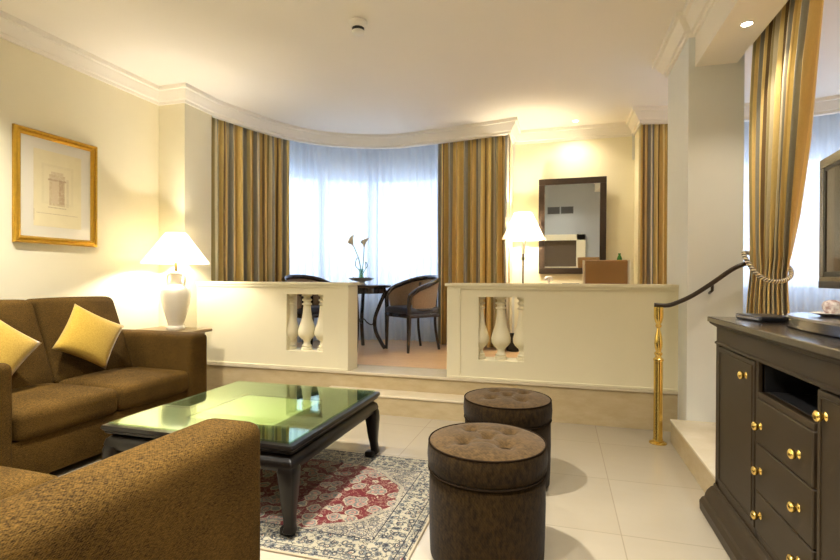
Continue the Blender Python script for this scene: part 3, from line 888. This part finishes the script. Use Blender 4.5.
b = new(); loft_box(b, [(.032, .982), (.040, .984), (.040, 1.004), (.037, 1.008)], CB, CY0, CY1)
obj('worktop', b, 'cabinet_top', r, smooth=20, world=True)
b = new(); loft_box(b, [(.062, .0), (.068, .012), (.070, .055), (.058, .075), (.048, .08), (.046, .092), (.038, .115), (.022, .135), (.010, .142), (.008, .157)], CB, CY0, CY1)
obj('plinth', b, 'cabinet', r, smooth=20, world=True)
def knob(parent, y, z):
    b = new()
    lathe(b, [(0, 0), (.015, 0), (.015, .003), (.008, .005), (.007, .009), (.015, .014), (.0185, .021), (.016, .028), (.008, .032), (0, .033)], seg=24)
    o = obj('knob', b, 'brass', parent, smooth='all')
    o.rotation_euler = (0, -PI / 2, 0); pl = parent.location; o.location = (CX - .004 - 1.0 - pl.x, y - 2.0 - pl.y, z - pl.z)
def panel_door(y0, y1, ky):
    b = new()
    box(b, CX - .006, CX + .014, y0, y1, fz0 + .032, .862, .002, 1)
    # raised bead just inside the edge
    for (a0, a1, c0, c1) in ((y0 + .02, y0 + .026, fz0 + .05, .845), (y1 - .026, y1 - .02, fz0 + .05, .845), (y0 + .02, y1 - .02, fz0 + .05, fz0 + .056), (y0 + .02, y1 - .02, .839, .845)):
        box(b, CX - .010, CX - .004, a0, a1, c0, c1, .0015, 1)
    d = obj('door', b, 'cabinet', r, world=True); knob(d, ky, .79); return d
panel_door(2.278, 2.744, 2.373); panel_door(1.277, 1.775, 1.728)
for z0, z1, kz in ((.545, .722, .618), (.352, .540, .441), (.188, .347, .264)):
    b = new(); box(b, CX - .006, CX + .014, 1.80, 2.256, z0, z1, .003, 1)
    d = obj('drawer', b, 'cabinet', r, world=True)
    for ky in (2.213, 1.895): knob(d, ky, kz)

# things on the cabinet
b = new(); rbox(b, (0, 0, .0125), (.08, .115, .012), .008, 3)
r = thing('video_player', 'slim black box lying on the cabinet beside the television base', 'player', (.925, 2.625, 1.0085), math.radians(8))
obj('case', b, 'blackplastic', r, smooth=40)
b = new(); box(b, -.082, -.079, -.10, .10, .007, .017); obj('front_panel', b, 'steel', r)
r = thing('television', 'flat television on an oval swivel base at the right edge', 'television', (1.09, 2.04, 1.0085))
b = new()
def ell(bm, prof, seg=56, e=2.6):
    rings = []
    for a, c, z in prof:
        rings.append([bm.verts.new((a * math.copysign(abs(math.cos(t_)) ** (2 / e), math.cos(t_)), c * math.copysign(abs(math.sin(t_)) ** (2 / e), math.sin(t_)), z)) for t_ in [2 * PI * i / seg for i in range(seg)]])
    for x, y in zip(rings, rings[1:]):
        for i in range(seg): bm.faces.new((x[i], x[(i + 1) % seg], y[(i + 1) % seg], y[i]))
    bm.faces.new(rings[0][::-1]); bm.faces.new(rings[-1])
ell(b, [(.20, .44, .0), (.225, .46, .004), (.23, .465, .04), (.222, .457, .048)])
obj('swivel_base', b, 'cabinet_top', r, smooth=40)
b = new(); box(b, .0, .05, -.09, .09, .045, .20, .01); obj('stand_neck', b, 'blackplastic', r)
tvr = bpy.data.objects.new('screen_unit', None); COL.objects.link(tvr); tvr.parent = r
tvr.location = (.05, .04, .17); tvr.rotation_euler = (0, 0, math.radians(-6))
# tv body in local frame: face towards -X
w2, h_ = .675, .602
bmv = new(); box(bmv, -.012, .07, -w2, w2, 0, h_, .012); 
bpy.data.objects.remove(tvr)
def tvmesh(name, bm, m, **k):
    R_ = Matrix.Rotation(math.radians(-6), 4, 'Z'); T_ = Matrix.Translation((.05, .04, .155))
    bmesh.ops.transform(bm, matrix=T_ @ R_, verts=bm.verts)
    return obj(name, bm, m, r, **k)
body = tvmesh('housing', bmv, 'blackplastic')
b = new()
for (a0, a1, c0, c1) in ((-w2, w2, h_ - .045, h_), (-w2, w2, 0, .05), (-w2, -w2 + .045, .05, h_ - .045), (w2 - .045, w2, .05, h_ - .045)):
    box(b, -.024, -.011, a0, a1, c0, c1, .004, 2)
b2 = new(); box(b2, -.026, -.0105, -w2, w2, -.004, .03, .004, 2)
for (a0, a1, c0, c1) in ((-w2 + .046, w2 - .046, h_ - .060, h_ - .046), (-w2 + .046, w2 - .046, .051, .072), (-w2 + .046, -w2 + .060, .051, h_ - .046), (w2 - .060, w2 - .046, .051, h_ - .046)):
    box(b2, -.020, -.0115, a0, a1, c0, c1, .001, 1)
tvmesh('black_trim', b2, 'blackplastic')
M['tvbezel'] = simple('tv_bezel_metal', (.36, .31, .22), .22, 1)
tvmesh('bezel', b, 'tvbezel')
b = new(); box(b, -.016, -.0125, -w2 + .045, w2 - .045, .05, h_ - .045)
tvmesh('screen', b, 'screen')
# cup and dish
r = thing('saucer', 'small white saucer on the television base at the right edge', 'dish', (1.015, 2.25, 1.0575))
b = new(); lathe(b, [(0, 0), (.035, 0), (.04, .004), (.07, .012), (.07, .014), (.038, .008), (0, .006)], seg=32); obj('dish', b, 'white', r, smooth=50)
b = new(); lathe(b, [(0, .0), (.018, .0), (.022, .006), (.030, .02), (.033, .036), (.028, .048), (.012, .056), (0, .057)], seg=28)
o = obj('covered_cup', b, 'mottled', None, smooth=50); o.location = (1.015, 2.25, 1.0645)
tag(o, 'small round mottled covered cup on the white saucer', 'cup')

# ------------------------------------------------------------------ round table, plant dish, barrel chairs
TX, TY = -2.38, 5.56
r = thing('round_table', 'dark round table with curved legs by the left bay window', 'table', (TX, TY, PL))
b = new(); lathe(b, [(0, .755), (.33, .755), (.365, .762), (.385, .775), (.39, .785), (.385, .793), (0, .795)], seg=56); obj('table_top', b, 'chairwood', r, smooth=40)
b = new(); lathe(b, [(.30, .69), (.31, .69), (.31, .756), (.30, .756), (.30, .69)], seg=40); obj('apron', b, 'chairwood', r, smooth=40)
for k in range(4):
    a = math.radians(15 + 90 * k); ca, sa = math.cos(a), math.sin(a)
    b = new(); pts = catmull([(ca * d, sa * d, z) for d, z in ((.29, .755), (.31, .70), (.25, .55), (.19, .38), (.20, .22), (.28, .06), (.315, .008))], 5)
    tube(b, pts, .024, 8, sq=1); obj('leg', b, 'chairwood', r, smooth=40)
b = new()
for k in range(2):
    a = math.radians(15 + 90 * k); ca, sa = math.cos(a), math.sin(a)
    tube(b, catmull([(ca * d, sa * d, z) for d, z in ((-.195, .36), (-.15, .30), (-.09, .33), (-.05, .37), (0, .34), (.05, .37), (.09, .33), (.15, .30), (.195, .36))], 5), .008, 8)
obj('scroll_stretcher', b, 'iron', r, smooth='all')

PXY = (-2.335, 5.50)
zt = PL + .7955
r = thing('flower_dish', 'pale dish of dark pebbles on the round table', 'dish', (*PXY, zt))
b = new(); lathe(b, [(0, 0), (.065, 0), (.060, .008), (.040, .020), (.045, .036), (.10, .048), (.160, .074), (.165, .080), (.155, .078), (.09, .058), (0, .052)], seg=40); obj('dish', b, 'dish', r, smooth=50)
b = new()
for k in range(60):
    a = random.uniform(0, 2 * PI); d = .11 * math.sqrt(random.random())
    if d < .045: d += .03
    m_ = Matrix.Translation((d * math.cos(a), d * math.sin(a), .072 + .008 * random.random() + .1 * max(0, d - .08))) @ Matrix.Diagonal((1.2, .9, .7, 1))
    bmesh.ops.create_icosphere(b, subdivisions=1, radius=random.uniform(.010, .015), matrix=m_)
o = obj('pebbles', b, 'pebble', r, smooth='all'); o['kind'] = 'stuff'
b = new(); lathe(b, [(0, .0), (.032, .0), (.036, .01), (.030, .06), (.024, .10), (.030, .14), (.028, .14), (.022, .10), (.028, .06), (.032, .012), (0, .008)], seg=28)
o = obj('glass_vase', b, 'vaseglass', None, smooth=50); o.location = (*PXY, zt + .0525); tag(o, 'narrow clear glass vase standing in the pebble dish', 'vase')
def calla(label, pts, head_dir):
    r = thing('calla_lily', label, 'flower', (*PXY, zt + .06), 0, 'calla lilies in the vase')
    b = new(); P = catmull(pts, 6); tube(b, P, .0055, 8); obj('stem', b, 'green', r, smooth='all')
    b = new(); seg = 20; rows_ = []
    for i in range(9):
        u = i / 8; row = []
        for k in range(seg):
            a = 2 * PI * k / seg
            rr2 = .006 + .038 * u ** 1.6; lip = 1 + .5 * u * u * (math.cos(a) * .5 + .5)
            row.append(b.verts.new((rr2 * math.cos(a) * lip, rr2 * math.sin(a), .095 * u + .03 * u * u * math.cos(a))))
        rows_.append(row)
    for x, y in zip(rows_, rows_[1:]):
        for k in range(seg): b.faces.new((x[k], x[(k + 1) % seg], y[(k + 1) % seg], y[k]))
    d = (Vector(P[-1]) - Vector(P[-3])).normalized()
    o = obj('bloom', b, 'calla', r, smooth='all')
    md = o.modifiers.new('t', 'SOLIDIFY'); md.thickness = .0015
    o.rotation_euler = Vector((0, 0, 1)).rotation_difference(d).to_euler(); o.location = P[-1]
calla('taller white calla lily leaning left in the vase', [(.015, 0, .01), (.0, 0, .10), (-.03, 0, .24), (-.07, -.02, .36), (-.095, -.02, .41)], None)
calla('shorter white calla lily upright in the vase', [(-.01, 0, .01), (.012, 0, .10), (.03, 0, .26), (.035, 0, .39)], None)
for lab, pts in (('thin curled green stem looping left of the vase', [(0, 0, .02), (-.03, 0, .12), (-.075, 0, .17), (-.07, 0, .24), (-.05, 0, .27)]), ('thin curled green stem looping right of the vase', [(0, .01, .02), (.03, .01, .10), (.075, .01, .17), (.05, .01, .22), (.06, 0, .13)])):
    b = new(); tube(b, catmull(pts, 6), .005, 6); o = obj('curled_stem', b, 'green', None, smooth='all'); o.location = (*PXY, zt + .06); tag(o, lab, 'stem')

def make_barrel(label, loc, rz):
    r = thing('barrel_chair', label, 'chair', loc, rz, 'dark barrel armchairs')
    # faces -y; seat
    b = new(); rbox(b, (0, -.01, .435), (.255, .235, .035), .03, 6, (0, 0, .015)); obj('seat', b, 'chairleather', r, smooth='all')
    b = new(); rbox(b, (0, -.01, .385), (.255, .235, .022), .010, 3); obj('seat_frame', b, 'chairwood', r, smooth=40)
    plan = catmull([(-.255, -.215, .60), (-.285, -.12, .665), (-.300, .03, .715), (-.25, .20, .765), (-.13, .285, .79), (0, .305, .795), (.13, .285, .79), (.25, .20, .765), (.300, .03, .715), (.285, -.12, .665), (.255, -.215, .60)], 6)
    post = catmull([(-.245, -.225, .36), (-.243, -.225, .46), (-.240, -.215, .52)], 3)
    b = new()
    full = [Vector((-.238, -.222, .37)), Vector((-.236, -.222, .45)), Vector((-.240, -.225, .54))] + plan + [Vector((.240, -.225, .54)), Vector((.236, -.222, .45)), Vector((.238, -.222, .37))]
    tube(b, catmull(full, 2), .027, 8, sq=1); obj('arm_rail', b, 'chairwood', r, smooth=50)
    b = new(); n = len(plan); lo = []; hi = []
    g = []
    for i, p in enumerate(plan):
        if i < 2 or i > n - 3: continue
        k = .86
        base = Vector((p.x * k, p.y * k, .455))
        g.append([b.verts.new(base.lerp(p - Vector((0, 0, .01)), u / 5)) for u in range(6)])
    for x, y in zip(g, g[1:]):
        for u in range(5): b.faces.new((x[u], y[u], y[u + 1], x[u + 1]))
    o = obj('back_panel', b, 'cane', r, smooth='all'); md = o.modifiers.new('t', 'SOLIDIFY'); md.thickness = .012; md.offset = 0
    b = new(); k = .86
    tube(b, [(p.x * k, p.y * k, .45) for p in plan[2:-2]], .014, 8); obj('lower_rail', b, 'chairwood', r, smooth='all')
    for s in (-1, 1):
        b = new(); tube(b, [(s * .235, -.222, .40), (s * .235, -.224, .2), (s * .23, -.23, 0)], [.030, .024, .016], 8, sq=1); obj('leg', b, 'chairwood', r, smooth=40)
        b = new(); tube(b, catmull([(s * .17, .245, .74), (s * .17, .225, .45), (s * .175, .22, .25), (s * .19, .27, 0)], 5), .017, 8, sq=1); obj('leg', b, 'chairwood', r, smooth=40)
    return r
c1 = make_barrel('dark barrel armchair with tan back right of the round table', (-1.745, 5.72, PL), math.atan2(.6, .8) * -1)
c1.scale = (1, 1, 1.12)
c2 = copy_tree(c1); c2.location = (-2.93, 5.33, PL); c2.rotation_euler = (0, 0, math.radians(62))
c2['label'] = 'dark barrel armchair left of the round table, mostly hidden by the parapet'

# ------------------------------------------------------------------ desk, desk chair, mirror, bin, bottle, phone
r = thing('writing_desk', 'writing desk under the mirror, mostly hidden by the parapet', 'desk', (.295, 6.12, PL))
b = new(); box(b, -.56, .56, -.26, .26, .725, .755, .005); obj('desk_top', b, 'tablewood', r)
b = new(); box(b, -.54, .54, -.24, .24, .62, .725, .003); obj('drawer_case', b, 'tablewood', r)
for sx in (-1, 1):
    for sy in (-1, 1):
        b = new(); tube(b, [(sx * .52, sy * .22, .63), (sx * .52, sy * .22, 0)], [.024, .015], 8, sq=1); obj('leg', b, 'tablewood', r)
MZ = (1.26, 2.46); MXc = .14; mw = .405
r = thing('wall_mirror', 'tall mirror in a wide dark wooden frame on the back wall', 'mirror', (MXc, 6.447, MZ[0]))
tilt = math.radians(3.2); H_ = MZ[1] - MZ[0]
R_ = Matrix.Translation((0, -.018, 0)) @ Matrix.Rotation(tilt, 4, 'X')
b = new()
fw = .075
for (a0, a1, c0, c1_) in ((-mw, mw, 0, fw), (-mw, mw, H_ - fw, H_), (-mw, -mw + fw, fw, H_ - fw), (mw - fw, mw, fw, H_ - fw)):
    box(b, a0, a1, -.024, .012, c0, c1_, .006, 2)
bmesh.ops.transform(b, matrix=R_, verts=b.verts); obj('frame', b, 'mirrorframe', r)
b = new(); box(b, -mw + fw - .005, mw - fw + .005, -.004, 0, fw - .005, H_ - fw + .005)
bmesh.ops.transform(b, matrix=R_, verts=b.verts); obj('mirror_glass', b, 'mirror', r)

r = thing('desk_chair', 'brown leather desk chair seen from behind, pushed to the desk', 'chair', (.48, 5.56, PL), math.radians(-6))
b = new(); rbox(b, (0, .03, .46), (.22, .21, .045), .03, 6, (0, 0, .012)); obj('seat', b, 'brownleather', r, smooth='all')
b = new()
def rec(q): return Vector((q.x, q.y - (q.z + .27) * .14, q.z))
rbox(b, (0, -.175, .80), (.205, .022, .272), .015, 6, (0, .012, 0), rec); obj('backrest', b, 'brownleather', r, smooth='all')
for s in (-1, 1):
    b = new(); tube(b, [(s * .218, -.175 + .05, .44), (s * .218, -.175 - .076, 1.07)], .013, 8, sq=1)
    obj('side_rail', b, 'porcelain', r)
for sx in (-1, 1):
    for sy in (-1, 1):
        b = new(); tube(b, [(sx * .19, .03 + sy * .17, .43), (sx * .20, .03 + sy * .19, 0)], [.02, .014], 8, sq=1); obj('leg', b, 'blackwood', r)

dz = PL + .7555
b = new(); lathe(b, [(0, 0), (.030, 0), (.032, .01), (.032, .27), (.031, .34), (.026, .37), (.015, .395), (.014, .41), (.016, .412), (.016, .422), (0, .422)], seg=24)
o = obj('green_bottle', b, 'bottle', None, smooth=50); o.location = (.665, 6.08, dz); tag(o, 'green glass bottle on the desk behind the desk chair', 'bottle')
r = thing('telephone', 'small white telephone on the desk below the mirror', 'telephone', (-.13, 5.98, dz))
b = new(); box(b, -.09, .09, -.08, .08, 0, .05, .015); obj('phone_body', b, 'white', r)
b = new(); tube(b, catmull([(-.035, -.02, .10), (-.03, -.02, .13), (.0, -.02, .14), (.03, -.02, .13), (.035, -.02, .10)], 4), .018, 8); tube(b, [(0, -.02, .04), (0, -.02, .125)], .012, 8); obj('handset', b, 'white', r, smooth='all')
r = thing('desk_lamp_tray', 'low dark tray on the desk left of the desk chair', 'tray', (.12, 5.93, dz))
b = new(); rbox(b, (0, 0, .035), (.10, .05, .035), .01, 3); obj('box', b, 'mirrorframe', r, smooth=40)
r.name = 'stationery_box'; r['label'] = 'low dark stationery box on the desk left of the desk chair'; r['category'] = 'box'
r = thing('waste_bin', 'dark waste bin on the floor seen through the right balusters', 'bin', (-.545, 5.98, PL))
b = new(); lathe(b, [(0, 0), (.075, 0), (.09, .20), (.094, .205), (.087, .202), (.08, .008), (0, .008)], seg=32); obj('bucket', b, 'blackplastic', r, smooth=50)

# ------------------------------------------------------------------ ceiling fittings
r = thing('smoke_detector', 'white round smoke detector on the ceiling', 'smoke detector', (-1.45, 3.34, CE)); r.scale = (1.15, 1.15, 1.4)
b = new(); lathe(b, [(0, 0), (.058, 0), (.058, -.02), (.046, -.034), (0, -.034)], seg=32); obj('base', b, 'white', r, smooth=40)
b = new(); lathe(b, [(0, -.034), (.040, -.034), (.040, -.05), (0, -.05)], seg=32); obj('sensor_ring', b, 'blackplastic', r, smooth=40)
b = new(); lathe(b, [(0, -.05), (.042, -.05), (.038, -.062), (.02, -.07), (0, -.07)], seg=32); obj('sensor_cap', b, 'white', r, smooth=40)
def light(name, kind, loc, energy, col, **kw):
    L = bpy.data.lights.new(name, kind); L.energy = energy; L.color = col
    for k, v in kw.items(): setattr(L, k, v)
    o = bpy.data.objects.new(name, L); COL.objects.link(o); o.location = loc
    return o
def downlight(label, x, y, z, e, col, size=1.9, blend=.8, grp='recessed ceiling spotlights'):
    r = thing('recessed_spotlight', label, 'spotlight', (x, y, z), 0, grp)
    b = new(); lathe(b, [(.028, 0), (.040, 0), (.040, -.004), (.030, -.006), (.028, 0)], seg=28); obj('trim_ring', b, 'white', r, smooth=40)
    b = new(); lathe(b, [(0, -.001), (.027, -.001), (.020, -.004), (0, -.004)], seg=24); obj('lamp_lens', b, 'glow', r, smooth=40)
    o = light('spot', 'SPOT', (0, 0, -.012), e, col, spot_size=size, spot_blend=blend, shadow_soft_size=.03); o.parent = r
WARM = (1, .74, .44)
downlight('lit recessed spotlight under the beam beside the tall drape', 1.07, 3.345, 2.735, 9, (1, .86, .66))
downlight('small ceiling fitting in front of the mirror wall, given an added spotlight', .17, 6.14, CE, 12, (1, .87, .64), 2.6, 1)  # spot added in the ceiling fitting to brighten the upper level
for x, y in ((-3.1, 1.9), (-1.1, 1.9), (-3.1, .4), (-.9, .4), (.3, .9), (-2.0, -1.0), (.0, -1.0)):  # made-up downlights out of view, as fill for the sitting area
    downlight('added fill spotlight in the unseen part of the ceiling', x, y, CE, 45 if y < 0 else (125 if y > 1.5 else 80), (1, .95, .85), 2.1, 1)
for x, y in ((2.6, 1.0), (2.6, 3.6)):  # two more fill spots added out of view over the aisle
    downlight('added unseen fill spotlight over the window aisle', x, y, CE, 25, (1, .94, .84), 2.2, 1)
light('lamp_light', 'POINT', (LX, LY, .701 + .77), 30, (1, .92, .78), shadow_soft_size=.04)
light('floor_lamp_light', 'POINT', (FX, FY, PL + 1.53), 30, (1, .87, .64), shadow_soft_size=.035)

# two unseen floor lamps added to brighten the ceiling and the room
for lab, p in (('added unseen floor lamp, fill light from the corner behind the camera', (-3.2, -1.5, 0)), ('added unseen floor lamp, fill light from the window aisle behind the cabinet', (3.3, .2, PL))):
    c = copy_tree(FLAMP); c.location = p; c['label'] = lab
    light('floor_lamp_light', 'POINT', (p[0], p[1], p[2] + 1.53), 25, (1, .96, .88), shadow_soft_size=.035)

# what the mirror sees on the camera side wall
r = thing('air_grille', 'metal air grille high on the wall behind the camera', 'grille', (.0, -2.0, 2.25))
b = new(); box(b, -.36, -.02, .0, .012, -.1, .1); box(b, .02, .36, .0, .012, -.1, .1)
for k in range(10):
    for s in (-1, 1): box(b, s * .19 - .16, s * .19 + .16, .008, .022, -.085 + k * .019, -.079 + k * .019)
obj('louvres', b, 'grille', r)
r = thing('wall_alcove', 'cream framed dark alcove on the wall behind the camera', 'alcove', (.0, -2.0, 0))
b = new(); box(b, -.70, -.45, .0, .10, 0, 1.55, .005); box(b, .45, .70, .0, .10, 0, 1.55, .005); box(b, -.70, .70, 0, .10, 1.38, 1.55, .005); obj('surround', b, 'parapet', r)
b = new(); box(b, -.45, .45, .0, .02, 0, 1.38); obj('recess_panel', b, 'duvet', r)

# ------------------------------------------------------------------ daylight
w = bpy.data.worlds.new('sky'); S.world = w; w.use_nodes = True
nt = w.node_tree; nt.nodes.clear()
bg = nt.nodes.new('ShaderNodeBackground'); bg.inputs[0].default_value = (.70, .82, 1, 1); bg.inputs[1].default_value = 1.0
ow = nt.nodes.new('ShaderNodeOutputWorld'); nt.links.new(bg.outputs[0], ow.inputs[0])
for i, (x, y, rz, wd) in enumerate(((-2.15, 6.95, 0, 2.9), (-4.25, 5.4, math.radians(60), 2.0), (2.4, 6.95, 0, 2.9), (4.5, 5.4, math.radians(-60), 2.0))):
    L = bpy.data.lights.new('window_portal', 'AREA'); L.shape = 'RECTANGLE'; L.size = wd; L.size_y = 1.6; L.cycles.is_portal = True
    o = bpy.data.objects.new('window_portal', L); COL.objects.link(o); o.location = (x, y, 1.86)
    o.rotation_euler = (math.radians(-90), 0, rz)

# ------------------------------------------------------------------ camera
f_px = 485.
cam = bpy.data.cameras.new('camera'); cam.sensor_width = 36; cam.lens = f_px / 840 * 36; cam.clip_start = .02
co = bpy.data.objects.new('camera', cam); COL.objects.link(co)
th = math.atan(140 / f_px); pit = math.atan(-2 / f_px); roll = .0038
fwv = Vector((-math.sin(th) * math.cos(pit), math.cos(th) * math.cos(pit), math.sin(pit)))
r0 = Vector((math.cos(th), math.sin(th), 0)); u0 = r0.cross(fwv)
rt = r0 * math.cos(roll) + u0 * math.sin(roll); up = rt.cross(fwv)
m = Matrix(((rt.x, up.x, -fwv.x, 0), (rt.y, up.y, -fwv.y, 0), (rt.z, up.z, -fwv.z, 1.2), (0, 0, 0, 1)))
co.matrix_world = m
S.camera = co
vs = S.view_settings; vs.view_transform = 'Standard'; vs.look = 'None'; vs.exposure = 2.05; vs.gamma = 1; vs.use_curve_mapping = False
S.cycles.max_bounces = 10; S.cycles.diffuse_bounces = 5; S.cycles.transparent_max_bounces = 16
S.cycles.sample_clamp_indirect = 6; S.cycles.caustics_reflective = False; S.cycles.caustics_refractive = False
